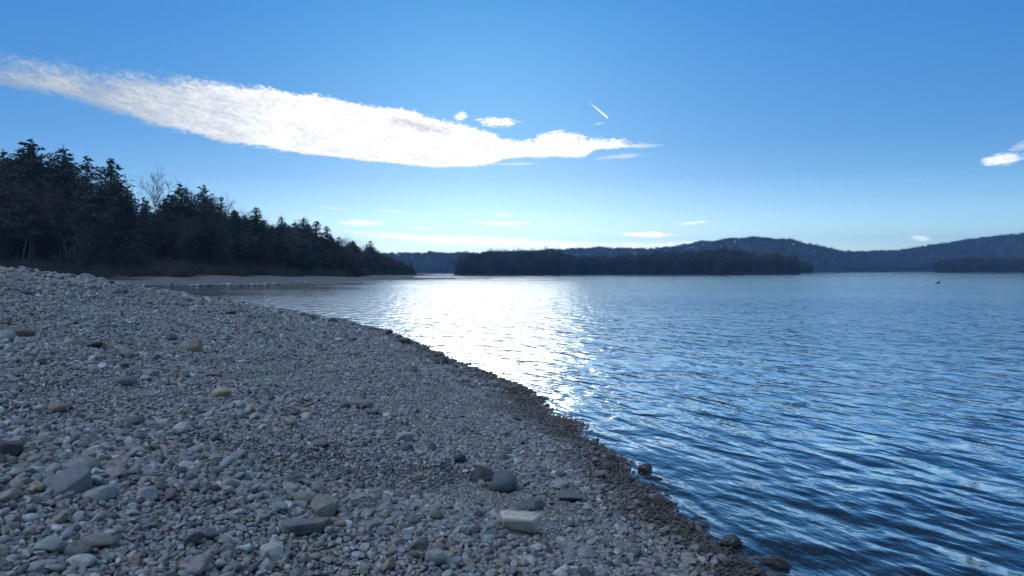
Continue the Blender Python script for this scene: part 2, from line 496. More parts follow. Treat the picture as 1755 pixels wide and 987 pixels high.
def scatter_tree(name, coll):
    ng = bpy.data.node_groups.new(name, 'GeometryNodeTree')
    ng.interface.new_socket('Geometry', in_out='INPUT', socket_type='NodeSocketGeometry')
    ng.interface.new_socket('Geometry', in_out='OUTPUT', socket_type='NodeSocketGeometry')
    n, l = ng.nodes, ng.links
    gi, go = n.new('NodeGroupInput'), n.new('NodeGroupOutput')
    ci = n.new('GeometryNodeCollectionInfo'); ci.inputs['Collection'].default_value = coll
    ci.inputs['Separate Children'].default_value = True; ci.inputs['Reset Children'].default_value = True
    ip = n.new('GeometryNodeInstanceOnPoints'); ip.inputs['Pick Instance'].default_value = True
    def na(nm, typ):
        a = n.new('GeometryNodeInputNamedAttribute'); a.data_type = typ; a.inputs['Name'].default_value = nm
        return a.outputs[0]
    l.new(gi.outputs[0], ip.inputs['Points']); l.new(ci.outputs[0], ip.inputs['Instance'])
    l.new(na('idx', 'INT'), ip.inputs['Instance Index'])
    l.new(na('rot', 'FLOAT_VECTOR'), ip.inputs['Rotation'])
    l.new(na('scl', 'FLOAT_VECTOR'), ip.inputs['Scale'])
    l.new(ip.outputs[0], go.inputs[0])
    return ng

def scatter(name, pts, idx, rot, scl, coll, **tags):
    me = bpy.data.meshes.new(name)
    me.vertices.add(len(pts)); me.vertices.foreach_set('co', np.ascontiguousarray(pts, np.float32).ravel())
    a = me.attributes.new('idx', 'INT', 'POINT'); a.data.foreach_set('value', np.ascontiguousarray(idx, np.int32))
    a = me.attributes.new('rot', 'FLOAT_VECTOR', 'POINT'); a.data.foreach_set('vector', np.ascontiguousarray(rot, np.float32).ravel())
    a = me.attributes.new('scl', 'FLOAT_VECTOR', 'POINT'); a.data.foreach_set('vector', np.ascontiguousarray(scl, np.float32).ravel())
    o = bpy.data.objects.new(name, me); link(o)
    m = o.modifiers.new('scatter', 'NODES'); m.node_group = scatter_tree(name, coll)
    tag(o, kind='stuff', **tags)
    return o

# --- the rocks one can tell apart: (label, category, px, py, width px, height px, shape, colour, yaw)
ROCKS = [
 ("tan rounded boulder standing alone on the fine gravel, upper left of the beach", 332, 597, 32, 26, 'egg', (.30, .25, .20), .3),
 ("small dark rock just behind the tan rounded boulder", 293, 583, 20, 13, 'egg', (.13, .13, .13), 1.0),
 ("low flat grey-brown rock lying in the fine gravel left of the tan boulder", 150, 593, 40, 15, 'flat', (.17, .16, .15), .1),
 ("long brown rock at the left edge of the photo, upper beach", 30, 574, 46, 15, 'flat', (.20, .15, .12), .0),
 ("thin dark flat stone half buried high on the beach", 178, 562, 42, 9, 'flat', (.12, .11, .11), .1),
 ("smooth tan oval stone in the middle of the left beach", 380, 679, 30, 20, 'egg', (.31, .25, .19), -.5),
 ("grey-brown oval stone just above the smooth tan oval one", 393, 651, 26, 15, 'egg', (.20, .17, .15), -.5),
 ("flat brown stone left of the grey-brown oval one", 363, 645, 32, 10, 'flat', (.21, .17, .15), -.2),
 ("dark purplish boulder at the left edge of the photo", 14, 776, 44, 30, 'block', (.10, .085, .085), .4),
 ("pale rounded rock behind the hollow in the lower left pebbles", 140, 802, 50, 30, 'egg', (.29, .26, .23), -.2),
 ("large blocky dark grey rock beside the shaded hollow", 118, 838, 60, 42, 'block', (.17, .17, .175), .5),
 ("wide light grey rock right of the blocky dark grey rock", 172, 852, 50, 26, 'egg', (.27, .265, .25), .1),
 ("smooth bluish cobble right of the wide light grey rock", 253, 853, 36, 26, 'egg', (.28, .28, .28), -.4),
 ("tan stone lying at the left edge below the purplish boulder", 12, 856, 34, 24, 'egg', (.31, .26, .21), .5),
 ("pinkish rounded stone in the upper pebbles at the left", 95, 704, 26, 17, 'egg', (.31, .22, .18), .2),
 ("light brown cobble with a flat top next to the angular block", 523, 860, 42, 22, 'flat', (.27, .235, .20), .2),
 ("angular grey-tan block standing tilted above the long slab", 560, 877, 44, 40, 'block', (.27, .235, .20), .7),
 ("long flat bluish slab lying below the angular block", 526, 908, 80, 28, 'slab', (.20, .205, .21), -.08),
 ("pale oval cobble above and left of the angular block", 496, 840, 27, 19, 'egg', (.36, .35, .32), .1),
 ("brown oval stone in the middle of the beach", 548, 763, 28, 15, 'egg', (.22, .175, .14), .1),
 ("pale square stone in the centre of the beach", 690, 753, 30, 19, 'block', (.33, .32, .30), .3),
 ("dark round stone touching the foot of the pale square stone", 696, 770, 22, 14, 'egg', (.12, .12, .13), .2),
 ("dark upright stone right of the pale square stone", 741, 770, 18, 18, 'egg', (.12, .125, .14), 1.2),
 ("large dark wedge of rock with a ridge, back half of the pair", 826, 818, 44, 30, 'wedge', (.09, .085, .085), .3),
 ("large dark grey rounded rock, front half of the wedge pair", 857, 832, 46, 36, 'egg', (.14, .145, .15), .2),
 ("dark flat stone just behind the cream slab", 906, 868, 48, 22, 'flat', (.13, .135, .14), -.2),
 ("cream coloured slab with a flat top, palest rock on the beach", 890, 904, 66, 34, 'slab', (.66, .55, .43), -.12),
 ("flat grey rock with a black shaded underside right of the cream slab", 973, 855, 44, 22, 'flat', (.16, .15, .14), -.25),
 ("pale oval cobble near the wedge pair on the waterline side", 958, 831, 28, 16, 'egg', (.33, .32, .30), .1),
 ("light grey cobble at the edge of the wet stones", 1125, 859, 28, 19, 'egg', (.32, .31, .30), .0),
 ("rounded rock at the water's edge with ripples breaking round it", 1108, 803, 24, 20, 'egg', (.20, .19, .18), .2),
 ("black wet rock stretching into the water below the rounded rock", 1118, 819, 36, 14, 'flat', (.06, .06, .06), -.3),
 ("large dark wet rock at the waterline in the lower right of the beach", 1253, 932, 34, 26, 'egg', (.13, .125, .12), .1),
 ("light grey wet cobble below the large dark wet rock", 1241, 963, 25, 19, 'egg', (.30, .29, .28), .3),
 ("dark rounded rock standing alone in the shallow water", 1325, 962, 50, 28, 'egg', (.12, .11, .105), .1),
 ("small dark rock at the waterline halfway down the wet edge", 1200, 887, 24, 12, 'flat', (.10, .095, .09), .0),
 ("broad flat brown block in the middle of the beach", 610, 696, 48, 17, 'block', (.20, .17, .15), .1),
 ("black stone beside the broad flat brown block", 592, 700, 14, 12, 'egg', (.07, .07, .075), .1),
 ("squarish whitish block among the cobbles at the bottom of the photo", 467, 955, 36, 28, 'block', (.42, .41, .38), .2),
 ("dark rock on the shore skyline against the lake", 569, 551, 16, 9, 'block', (.09, .08, .075), .2),
 ("brown stone standing in the water off the far beach", 665, 571, 13, 8, 'egg', (.13, .10, .085), .2),
 ("flat dark rock at the water's edge of the far beach", 692, 588, 22, 9, 'block', (.09, .08, .075), .2),
 ("narrow upright stone at the water's edge of the far beach", 762, 622, 9, 16, 'egg', (.10, .085, .075), .2),
 ("black flat rock awash in the water just off the wet shore", 1038, 743, 18, 7, 'flat', (.06, .06, .06), .0),
 ("thin pale-topped rock awash in the water further out", 1081, 746, 20, 8, 'flat', (.16, .14, .12), -.4),
 ("long slanting bluish stone near the bottom left corner", 170, 935, 52, 26, 'flat', (.22, .23, .24), -.5),
 ("biggest pale smooth cobble near the bottom left corner", 79, 943, 40, 28, 'egg', (.37, .36, .34), .2),
 ("white lumpy cobble at the bottom edge left of the middle of the pebbles", 137, 968, 44, 28, 'egg', (.42, .41, .38), -.2),
 ("bluish flat-topped cobble cut by the bottom edge of the photo", 70, 980, 44, 24, 'block', (.27, .28, .29), .2),
]
# one boulder name per kind of shape
KIND = {'egg': 'rounded_rock', 'flat': 'flat_rock', 'block': 'blocky_rock', 'slab': 'stone_slab', 'wedge': 'ridged_rock'}
big = []
for i, (lab, px, py, w, h, shp, colr, yaw) in enumerate(ROCKS):
    P = hit_ground(px, min(py + h * .33, 1010))
    depth = float((P - EYE) @ _F)
    W = 1.12 * w / FPX * depth; Hh = 1.12 * h / FPX * depth
    look = math.atan2(CAM_H - P[2], math.hypot(P[0], P[1]))          # how steeply one looks down on it
    L = W * {'egg': .8, 'flat': .75, 'block': .8, 'slab': .5, 'wedge': .8}[shp]
    T = max((Hh - L * math.sin(look) * .8) / math.cos(look), Hh * .45)   # thickness that gives this height in the picture
    prm = {'egg': dict(cuts=4, rough=.10), 'flat': dict(cuts=5, rough=.09), 'block': dict(cuts=5, rough=.07, box=.55),
           'slab': dict(cuts=1, rough=.03, box=1.0), 'wedge': dict(cuts=7, rough=.06, box=.2)}[shp]
    v, f = stone_shape(900 + i, 4, **prm)
    v = v / (v.max(0) - v.min(0))                     # unit box
    if shp == 'wedge':
        v[:, 2] = np.where(v[:, 2] > -.2, v[:, 2] * (1 - 1.3 * np.abs(v[:, 0] + .1)), v[:, 2])
    sink = .28 if shp != 'slab' else .15
    v = v * np.array([W, L, T * (1 + sink)])
    me = np_mesh(KIND[shp], v, f)
    me.materials.append(stone_material('rock %d' % i, own=colr, scale=min(max(.12 / W, .3), 2.5)))
    o = bpy.data.objects.new(KIND[shp], me); link(o)
    bearing = math.atan2(P[0], P[1])
    o.rotation_euler = (random.uniform(-.08, .08), random.uniform(-.08, .08), yaw - bearing)
    c = P + np.array([math.sin(bearing), math.cos(bearing), 0]) * L * .3
    gz = max(float(ground_z(np.array([c[0]]), np.array([c[1]]))[0]), -.05)
    o.location = (c[0], c[1], gz + T * (.5 - sink * .5) )
    tag(o, lab, 'rock')
    big.append((c[0], c[1], max(W, L) * .42))

# --- the loose stones of the beach, sorted by size, the larger laid first
pts, rad = [], []
PATCH = [hit_ground(*p)[:2] for p in ((270, 553), (600, 620), (880, 880), (935, 905))]
PATCH_R = [3.0, 4.0, .55, .5]
def zone_fill(d0, d1, cell_, levels, a0=-47, a1=47):
    R = d1
    x0, x1, y0, y1 = -R * .8, R * .72, d0 * .6, R
    nx, ny = int((x1 - x0) / cell_) + 1, int((y1 - y0) / cell_) + 1
    occ = np.zeros((ny, nx), bool)
    def stamp(px_, py_, rr):
        k = int(math.ceil(rr / cell_))
        gy, gx = np.mgrid[-k:k + 1, -k:k + 1]
        inside = (gx ** 2 + gy ** 2) * cell_ ** 2 <= rr * rr
        for oy, ox in zip(gy[inside], gx[inside]):
            iy = np.clip(((py_ - y0) / cell_).astype(int) + oy, 0, ny - 1); ix = np.clip(((px_ - x0) / cell_).astype(int) + ox, 0, nx - 1)
            occ[iy, ix] = True
    for bx, by, br in big:
        if d0 * .5 < math.hypot(bx, by) < d1 * 1.1:
            stamp(np.array([bx]), np.array([by]), br)
    for r, keep in levels:
        sp = 1.92 * r
        gx, gy = np.meshgrid(np.arange(x0, x1, sp), np.arange(y0, y1, sp * .87))
        gx = gx + (np.arange(gx.shape[0]) % 2)[:, None] * sp * .5
        gx = (gx + rng.uniform(-.33, .33, gx.shape) * sp).ravel(); gy = (gy + rng.uniform(-.33, .33, gy.shape) * sp).ravel()
        dd = np.hypot(gx, gy); az = np.degrees(np.arctan2(gx, gy))
        ok = (dd >= d0) & (dd < d1) & (az > a0) & (az < a1)
        gx, gy = gx[ok], gy[ok]
        ok = ~occ[((gy - y0) / cell_).astype(int).clip(0, ny - 1), ((gx - x0) / cell_).astype(int).clip(0, nx - 1)]
        gx, gy = gx[ok], gy[ok]
        s = sdist(SHORE, gx, gy)
        patch = np.clip(.55 + .55 * NZ1(gx, gy) + .25 * NZ4(gx * .5, gy * .5), .05, 1.6)
        patch = np.maximum(patch, np.clip((-gx - .6) * .6, 0, .7) * np.clip((6.5 - gy) * .4, 0, 1)) * np.clip(1.15 + (-gx - 1.0) * .3 - (gy - 4) * .06, .3, 2.0) if d1 < 14 else patch * .7
        k = np.full(len(gx), keep)
        small = r <= levels[-1][0] * 1.01
        if not small:
            k = k * patch
        for (qx, qy), qr in zip(PATCH, PATCH_R):
            e = np.hypot((gx - qx), (gy - qy) * .6) / qr
            k = np.where(e < 1.25, .95, k) if small else k * np.clip(e * 1.2 - .25, .04, 1)
        ok = (rng.random(len(gx)) < k) & (s > -np.clip(2.2 - r * 60, .05, 1.8) * np.where(rng.random(len(gx)) < .05, 2.5, rng.uniform(.6, 1.1, len(gx))))
        gx, gy = gx[ok], gy[ok]
        rr = r * rng.uniform(.82, 1.16, len(gx))
        stamp(gx, gy, r * .86)
        pts.append(np.stack([gx, gy], -1)); rad.append(rr)
zone_fill(1.8, 7.0, .007, ((.066, .003), (.048, .022), (.036, .10), (.027, .36), (.0195, .85), (.0138, .9), (.0102, .35)))
zone_fill(7.0, 13.0, .011, ((.085, .002), (.057, .012), (.041, .05), (.030, .2), (.0225, .65), (.0172, .75)))
zone_fill(13.0, 30.0, .028, ((.14, .002), (.092, .015), (.064, .08), (.044, .42), (.031, .75)))
zone_fill(30.0, 62.0, .08, ((.24, .002), (.16, .03), (.11, .22), (.078, .75)))
zone_fill(62.0, 104.0, .15, ((.25, .01), (.18, .12), (.13, .6)), a0=-50, a1=-12)
pts = np.concatenate(pts); rad = np.concatenate(rad)
n = len(pts)
gz = ground_z(pts[:, 0], pts[:, 1])
proj = project(np.stack([pts[:, 0], pts[:, 1], gz], -1))
asp = rng.uniform(.78, 1.3, (n, 3))
scl = rad[:, None] * asp
rot = np.stack([rng.normal(0, .28, n), rng.normal(0, .28, n), rng.uniform(0, 6.283, n)], -1)
pz = gz + scl[:, 2] * rng.uniform(.40, .95, n)
size = rad / proj[:, 2] * FPX
vis = (proj[:, 2] > 0) & (proj[:, 0] > 4) & (proj[:, 0] < PW - 4) & (proj[:, 1] > 470) & (proj[:, 1] < PH - 4)
order = np.argsort(-np.where(vis, size, 0))
NIND = 300 - len(ROCKS)
ind = order[:NIND]
s_all = sdist(SHORE, pts[ind, 0], pts[ind, 1])
for j, s_ in zip(ind, s_all):
    o = bpy.data.objects.new('cobble', PEB[8 + int(rng.integers(0, 8))])
    o.location = (pts[j, 0], pts[j, 1], pz[j]); o.rotation_euler = rot[j]; o.scale = scl[j]
    link(o)
    if pz[j] < .10:
        tag(o, 'dark wet cobble among the shingle along the waterline', 'cobble', 'wet cobbles along the waterline')
    else:
        tag(o, 'dry rounded cobble lying loose among smaller pebbles of the beach', 'cobble', 'dry cobbles among the pebbles of the beach')
rest = np.ones(n, bool); rest[ind] = False
print('stones', n, 'bottom size px of the separate ones', size[ind[-1]])
scatter('pebbles', np.stack([pts[rest, 0], pts[rest, 1], pz[rest]], -1), rng.integers(0, 8, rest.sum()), rot[rest], scl[rest], PEBBLE_COL,
        label='grey and tan pebbles covering the whole sloping beach', cat='pebbles')

# the line of dark wet stones along the edge of the far flat
ex = rng.uniform(-68, -38, 900); ey = rng.uniform(108, 140, 900); es = sdist(FAR, ex, ey)
k = (es > -.4) & (es < 1.3); ex, ey, es = ex[k], ey[k], es[k]; ne = len(ex)
er = rng.uniform(.14, .34, ne)
scatter('edge_stones', np.stack([ex, ey, ground_z(ex, ey) + .05], -1), rng.integers(0, 8, ne), np.stack([rng.normal(0, .2, ne), rng.normal(0, .2, ne), rng.uniform(0, 6.28, ne)], -1),
        np.stack([er * 1.5, er, er * .9], -1), PEBBLE_COL, label='thin line of dark wet stones along the water at the far flat', cat='stones')
# ---------------------------------------------------------------- trees
M_NEEDLE = foliage_material('pine needles', (.066, .074, .072), (.125, .133, .118), (.15, .115, .088))
M_TWIG = foliage_material('bare twigs', (.08, .076, .076), (.15, .142, .138), (.16, .11, .08), trans=.05)
M_RUST = foliage_material('withered oak leaves', (.07, .052, .04), (.115, .085, .066), (.06, .05, .04), trans=.06)
M_BARK = bark_material('dark bark', (.04, .033, .028), (.10, .085, .075))
M_PALE = bark_material('grey bark', (.07, .065, .062), (.16, .15, .14))

class MB:
    def __init__(self):
        self.v = []; self.f = []
    def tube(self, path, radii, k=5):
        base = len(self.v)
        path = [np.array(p, float) for p in path]
        for i, (p, r) in enumerate(zip(path, radii)):
            t = path[min(i + 1, len(path) - 1)] - path[max(i - 1, 0)]
            t = t / (np.linalg.norm(t) + 1e-9)
            a = np.cross(t, (0, 0, 1)) if abs(t[2]) < .9 else np.cross(t, (1, 0, 0))
            a /= np.linalg.norm(a); b = np.cross(t, a)
            for j in range(k):
                w = 2 * math.pi * j / k
                self.v.append(p + r * (math.cos(w) * a + math.sin(w) * b))
        for i in range(len(path) - 1):
            for j in range(k):
                q = base + i * k
                self.f.append((q + j, q + (j + 1) % k, q + k + (j + 1) % k, q + k + j))
    def mesh(self, name, mat, smooth=True):
        me = np_mesh(name, np.array(self.v), np.array(self.f), smooth); me.materials.append(mat)
        return me

def cards(centres, size, seed, flat=.5, aspect=.45):
    """small leaf or needle sprays: one four-cornered face each, every one its own island"""
    r = np.random.default_rng(seed)
    n = len(centres)
    d = r.normal(size=(n, 3)); d[:, 2] *= flat; d /= np.linalg.norm(d, axis=1)[:, None]
    e = r.normal(size=(n, 3)); e[:, 2] *= .7
    e -= (e * d).sum(1)[:, None] * d; e /= np.linalg.norm(e, axis=1)[:, None]
    sz = size * r.uniform(.6, 1.35, n)[:, None]
    a, b = d * sz, e * sz * aspect
    c = np.asarray(centres)
    v = np.stack([c - a * .5, c + b * .5 - a * .1, c + a * .6, c - b * .5 - a * .1], 1).reshape(-1, 3)
    return v, np.arange(4 * n).reshape(n, 4)

def pine(H, seed, start=.3, width=3.6, shape='white', leaf=.5, per=24):
    r = np.random.default_rng(seed)
    tr = MB(); lean = r.normal(0, .012, 2)
    pth = [(lean[0] * z + .12 * math.sin(z * .5 + seed), lean[1] * z, z) for z in np.linspace(-.4, H, 9)]
    tr.tube(pth, np.linspace(.016 * H, .02, 9), 7)
    at = lambda z: np.array([lean[0] * z + .12 * math.sin(z * .5 + seed), lean[1] * z, z])
    cen = []
    z = start * H
    gap = 0
    while z < H - .15:
        t = (z - start * H) / (H * (1 - start))
        if shape == 'white':
            L0 = width * (.35 + .65 * math.sin(math.pi * min(1, (t * .8 + .24))) ) * (1 - t ** 3 * .85)
            if r.random() < .12:
                gap = 1
        else:
            L0 = width * (1 - t) ** .8 + .25
        nb = int(r.integers(3, 6)) if shape == 'white' else int(r.integers(5, 8))
        a0 = r.uniform(0, 6.28)
        for b in range(nb):
            L = L0 * (r.uniform(.6, 1.15) if shape == 'white' else r.uniform(.75, 1.1))
            if shape == 'white' and r.random() < .06:
                continue
            a = a0 + b * 6.283 / nb + r.normal(0, .25)
            up = (.08 + .75 * t ** 2) if shape == 'white' else (-.12 + .5 * t)
            dv = np.array([math.cos(a), math.sin(a), 0])
            p0 = at(min(z + ((r.uniform(-.55, .55) if shape == 'white' else r.uniform(-.4, .4)) if t < .93 else 0), H - .1)); ps = []
            for q in np.linspace(0, 1, 4):
                ps.append(p0 + dv * L * q + np.array([0, 0, L * (up * q + (.10 if shape == 'white' else -.08) * q * q)]))
            tr.tube(ps, [.012 * L + .02, .010 * L + .012, .008 * L, .008], 3)
            k = max(2, int(L / .55))
            for q in np.linspace(.30 if shape == 'white' else .12, 1.0, k):
                c = p0 + dv * L * q + np.array([0, 0, L * (up * q + .1 * q * q)])
                m = max(3, int(per * (1 if q > .5 else .6) * min(1.0, L / 1.3)))
                sp = np.array([.50, .50, .19 if shape == 'white' else .30]) * (.6 + .16 * L) * min(1.0, max(.22, L / 1.6))
                cen.append(c + r.normal(size=(m, 3)) * sp)
        z += r.uniform(.5, .85) * (1.35 if gap else 1) * (H / 20) ** .5; gap = 0
    # leader plume
    cen.append(at(H - .15) + r.normal(size=(7, 3)) * np.array([.08, .08, .30]))
    v, f = cards(np.concatenate(cen), leaf, seed, flat=.45)
    cm = np_mesh('crown', v, f, False); cm.materials.append(M_NEEDLE)
    return tr.mesh('trunk', M_BARK), cm

def bare(H, seed, spread=.5, pale=True, leaves=0):
    r = np.random.default_rng(seed)
    tr = MB(); tw = MB(); tips = []
    def grow(p, d, L, rad, lev):
        n = 4; path = [p]; dd = d
        for i in range(n):
            dd = dd + r.normal(0, .10 + .03 * lev, 3) + np.array([0, 0, .05]); dd = dd / np.linalg.norm(dd)
            path.append(path[-1] + dd * L / n)
        (tr if lev == 0 else tw).tube(path, np.linspace(rad, rad * (.45 if lev else .3), n + 1), 6 if lev == 0 else 3)
        if lev >= 4:
            tips.extend(path[1:]); return
        nb = (11 if lev == 0 else 5 if lev < 3 else 4)
        for i in range(nb):
            q = r.uniform(.32, 1) if lev == 0 else r.uniform(.2, 1)
            k = min(int(q * n), n - 1); b = path[k] + (path[k + 1] - path[k]) * (q * n - k)
            a = r.uniform(0, 6.28)
            side = np.array([math.cos(a), math.sin(a), r.uniform(.1, .8)])
            nd = dd * (1 - spread) + side * spread; nd /= np.linalg.norm(nd)
            grow(b, nd, L * (r.uniform(.30, .46) * (1.25 - .4 * q) if lev == 0 else r.uniform(.4, .68)), max(rad * (.42 if lev == 0 else .5), .012), lev + 1)
    grow(np.array([0, 0, -.3]), np.array([r.normal(0, .04), r.normal(0, .04), 1.0]), H * .92, .011 * H, 0)
    cm = tw.mesh('crown', M_TWIG, False)
    if leaves:
        t = np.array(tips); t = t[r.random(len(t)) < leaves]
        v, f = cards(t + r.normal(0, .12, t.shape), .3, seed + 1, 1.0, .6)
        n0 = len(cm.vertices)
        vv = np.concatenate([np.array(tw.v), v]); ff = np.concatenate([np.array(tw.f), f + n0])
        nt = len(tw.f)
        cm = np_mesh('crown', vv, ff, False); cm.materials.append(M_TWIG); cm.materials.append(M_RUST)
        cm.polygons.foreach_set('material_index', np.concatenate([np.zeros(nt, np.int32), np.ones(len(f), np.int32)]))
    return tr.mesh('trunk', M_PALE if pale else M_BARK), cm

def joined(name, tr, cm):
    """one mesh of both, for woods too far off to tell the trees apart"""
    off = len(tr.vertices)
    me = bpy.data.meshes.new(name)
    vv = [tuple(v.co) for v in tr.vertices] + [tuple(v.co) for v in cm.vertices]
    ff = [tuple(p.vertices) for p in tr.polygons] + [tuple(i + off for i in p.vertices) for p in cm.polygons]
    me.from_pydata(vv, [], ff)
    for m in list(tr.materials) + list(cm.materials):
        me.materials.append(m)
    nt = len(tr.polygons)
    mi = [0] * nt + [1 + p.material_index for p in cm.polygons]
    me.polygons.foreach_set('material_index', mi)
    return me

PINES = [pine(20, 21 + i, start=[.30, .38, .22, .34, .26][i], width=[4.3, 3.6, 4.7, 4.0, 3.5][i]) for i in range(5)]
FIRS = [pine(16, 41 + i, start=[.06, .1, .08][i], width=[2.9, 2.4, 3.3][i], shape='fir', leaf=.46, per=15) for i in range(3)]
BARES = [bare(14, 61 + i, spread=[.5, .42, .58, .5][i], leaves=[0, 0, .25, .6][i]) for i in range(4)]
TREE_OF = {'white_pine': (PINES, 20.0), 'conifer': (FIRS, 16.0), 'bare_tree': (BARES[:2], 14.0), 'oak_tree': (BARES[2:], 14.0)}
_used = {}
def make_tree(kind, x, y, H, label, group, pick=None, wide=1.0):
    """an Empty at the foot that parents the trunk and the crown; copies share their meshes"""
    var, h0 = TREE_OF[kind]
    k = int(rng.integers(0, len(var))) if pick is None else pick
    z = float(ground_z(np.array([x]), np.array([y]))[0])
    if (kind, k) not in _used:
        root = bpy.data.objects.new(kind, None); link(root); root.empty_display_size = .5
        a = link(bpy.data.objects.new('trunk', var[k][0]), root); b = link(bpy.data.objects.new('crown', var[k][1]), root)
        _used[(kind, k)] = (root, a, b)
    else:
        r0, a0, b0 = _used[(kind, k)]
        root = r0.copy(); COL.objects.link(root)
        for c in (a0, b0):
            q = c.copy(); COL.objects.link(q); q.parent = root
    root.location = (x, y, z - .1)
    s = H / h0
    root.scale = (s * wide, s * wide, s); root.rotation_euler = (0, 0, rng.uniform(0, 6.283))
    tag(root, label, 'tree', group)
    return root

_fr = {}
def front_row(px, smin):
    key = round(px / 2)
    if key not in _fr:
        d = np.linspace(112, 455, 700)
        x = at_depth(key * 2, 1.0)[0] * d
        _fr[key] = (x, d, far_z(x, d)[1])
    x, d, s2 = _fr[key]
    k = np.nonzero(s2 > smin)[0]
    return (x[k[0]], d[k[0]]) if len(k) else None

SKY_X = [-260, -120, 0, 30, 60, 85, 110, 135, 150, 165, 193, 215, 240, 270, 295, 315, 350, 380, 400, 440, 470, 490, 525, 550, 590, 635, 655, 690, 708]
SKY_Y = [240, 250, 262, 252, 242, 268, 254, 290, 270, 300, 276, 312, 328, 330, 326, 318, 322, 345, 352, 362, 378, 374, 379, 392, 402, 417, 428, 442, 455]
def smin_of(px):
    return float(np.interp(px, [0, 450, 560, 640, 708], [38, 37, 27, 22, 14]))
def top_height(px, depth, top):
    g = float(ground_z(np.array([at_depth(px, depth)[0]]), np.array([depth]))[0])
    return CAM_H + (467.5 - top) / FPX * depth - g

# the trees that break the skyline: (kind, px, top, metres behind the front row, width factor, variant, label)
SKYLINE = [
 ('white_pine', 12, 256, 10, 1.15, 2, 'ragged tall pine at the left edge of the photo'),
 ('white_pine', 60, 238, 7, 1.30, 0, 'tallest pine of the wood, with a broad dense top'),
 ('white_pine', 112, 250, 8, 1.15, 3, 'second tallest pine, just right of the tallest one'),
 ('white_pine', 150, 267, 6, .9, 1, 'slender pine between the second tallest pine and the layered one'),
 ('white_pine', 193, 271, 4, 1.2, 4, 'pine with level layered boughs, rightmost of the tall group against the sky'),
 ('white_pine', 312, 314, 10, 1.05, 2, 'left one of the two close pines in the middle of the left wood'),
 ('white_pine', 354, 317, 9, 1.05, 0, 'right one of the two close pines in the middle of the left wood'),
 ('conifer', 381, 336, 8, .9, 1, 'small conifer leaning on the right side of the two close pines'),
 ('bare_tree', 262, 326, 10, 1.0, 0, 'bare twiggy tree in the gap of the skyline left of the two close pines'),
 ('bare_tree', 402, 354, 8, .9, 1, 'bare twiggy tree showing above the wood right of the two close pines'),
 ('conifer', 441, 355, 9, 1.3, 0, 'pointed conifer standing out where the wood starts to drop'),
 ('conifer', 484, 371, 8, 1.1, 2, 'dark conifer with a rounded tip left of the paired low conifers'),
 ('conifer', 520, 374, 8, 1.5, 2, 'left one of the paired low conifers over the lake end of the wood'),
 ('conifer', 541, 379, 9, 1.4, 0, 'right one of the paired low conifers over the lake end of the wood'),
 ('conifer', 561, 388, 6, 1.1, 0, 'low conifer behind the paired low conifers'),
 ('conifer', 634, 413, 8, 1.3, 2, 'dark conifer near the tip of the wooded point'),
 ('conifer', 705, 451, 2, 1.7, 1, 'last small tree at the tip of the wooded point'),
]
for kind, px, top, back, wide, pick, lab in SKYLINE:
    q = front_row(px, smin_of(px))
    d = q[1] + back
    make_tree(kind, at_depth(px, d)[0], d, top_height(px, d, top), lab, None, None if kind not in ('white_pine', 'conifer') else pick, wide)

FILL = {'white_pine': ('dark pine in the dense wood along the far left shore', 'pines within the left wood'),
        'conifer': ('dark full conifer in the dense wood along the far left shore', 'conifers within the left wood'),
        'bare_tree': ('grey leafless tree at the front of the wood on the far left shore', 'bare trees within the left wood'),
        'oak_tree': ('leafless tree with a few withered brown leaves in the left wood', 'oaks within the left wood')}
placed = []
tries = 0
while len(placed) < 262 and tries < 6000:
    tries += 1
    px = float(rng.uniform(-150, 712)) if rng.random() < .55 else float(rng.uniform(400, 712))
    sm = smin_of(px)
    q = front_row(px, sm)
    if q is None:
        continue
    row = rng.random() ** 1.5
    d = q[1] + 1 + row * 38
    if px > 600:
        d = q[1] + 1 + row * 60
    x = at_depth(px, d)[0]
    _, s2 = far_z(np.array([x]), np.array([d]))
    if s2[0] < sm * .7:
        continue
    if any((x - a) ** 2 + (d - b) ** 2 < 2.4 ** 2 for a, b in placed):
        continue
    top = float(np.interp(px, SKY_X, SKY_Y))
    Hmax = top_height(px, d, top + 5)
    u = rng.random()
    kind = ('bare_tree' if u < .32 else 'oak_tree' if u < .45 else 'conifer' if u < .80 else 'white_pine') if row < .3 else ('conifer' if u < .45 else 'white_pine' if u < .8 else 'bare_tree')
    H = Hmax * (rng.uniform(.45, .82) if row < .3 else rng.uniform(.74, .97) if px < 400 else rng.uniform(.84, 1.0)) * (.84 if 'ee' == kind[-2:] else 1)
    if H < 2.5:
        continue
    make_tree(kind, x, d, H, *FILL[kind], wide=float(rng.uniform(1.1, 1.7)) * (1.25 if H < 10 else 1))
    placed.append((x, d))
print('left wood trees', len(placed) + len(SKYLINE))

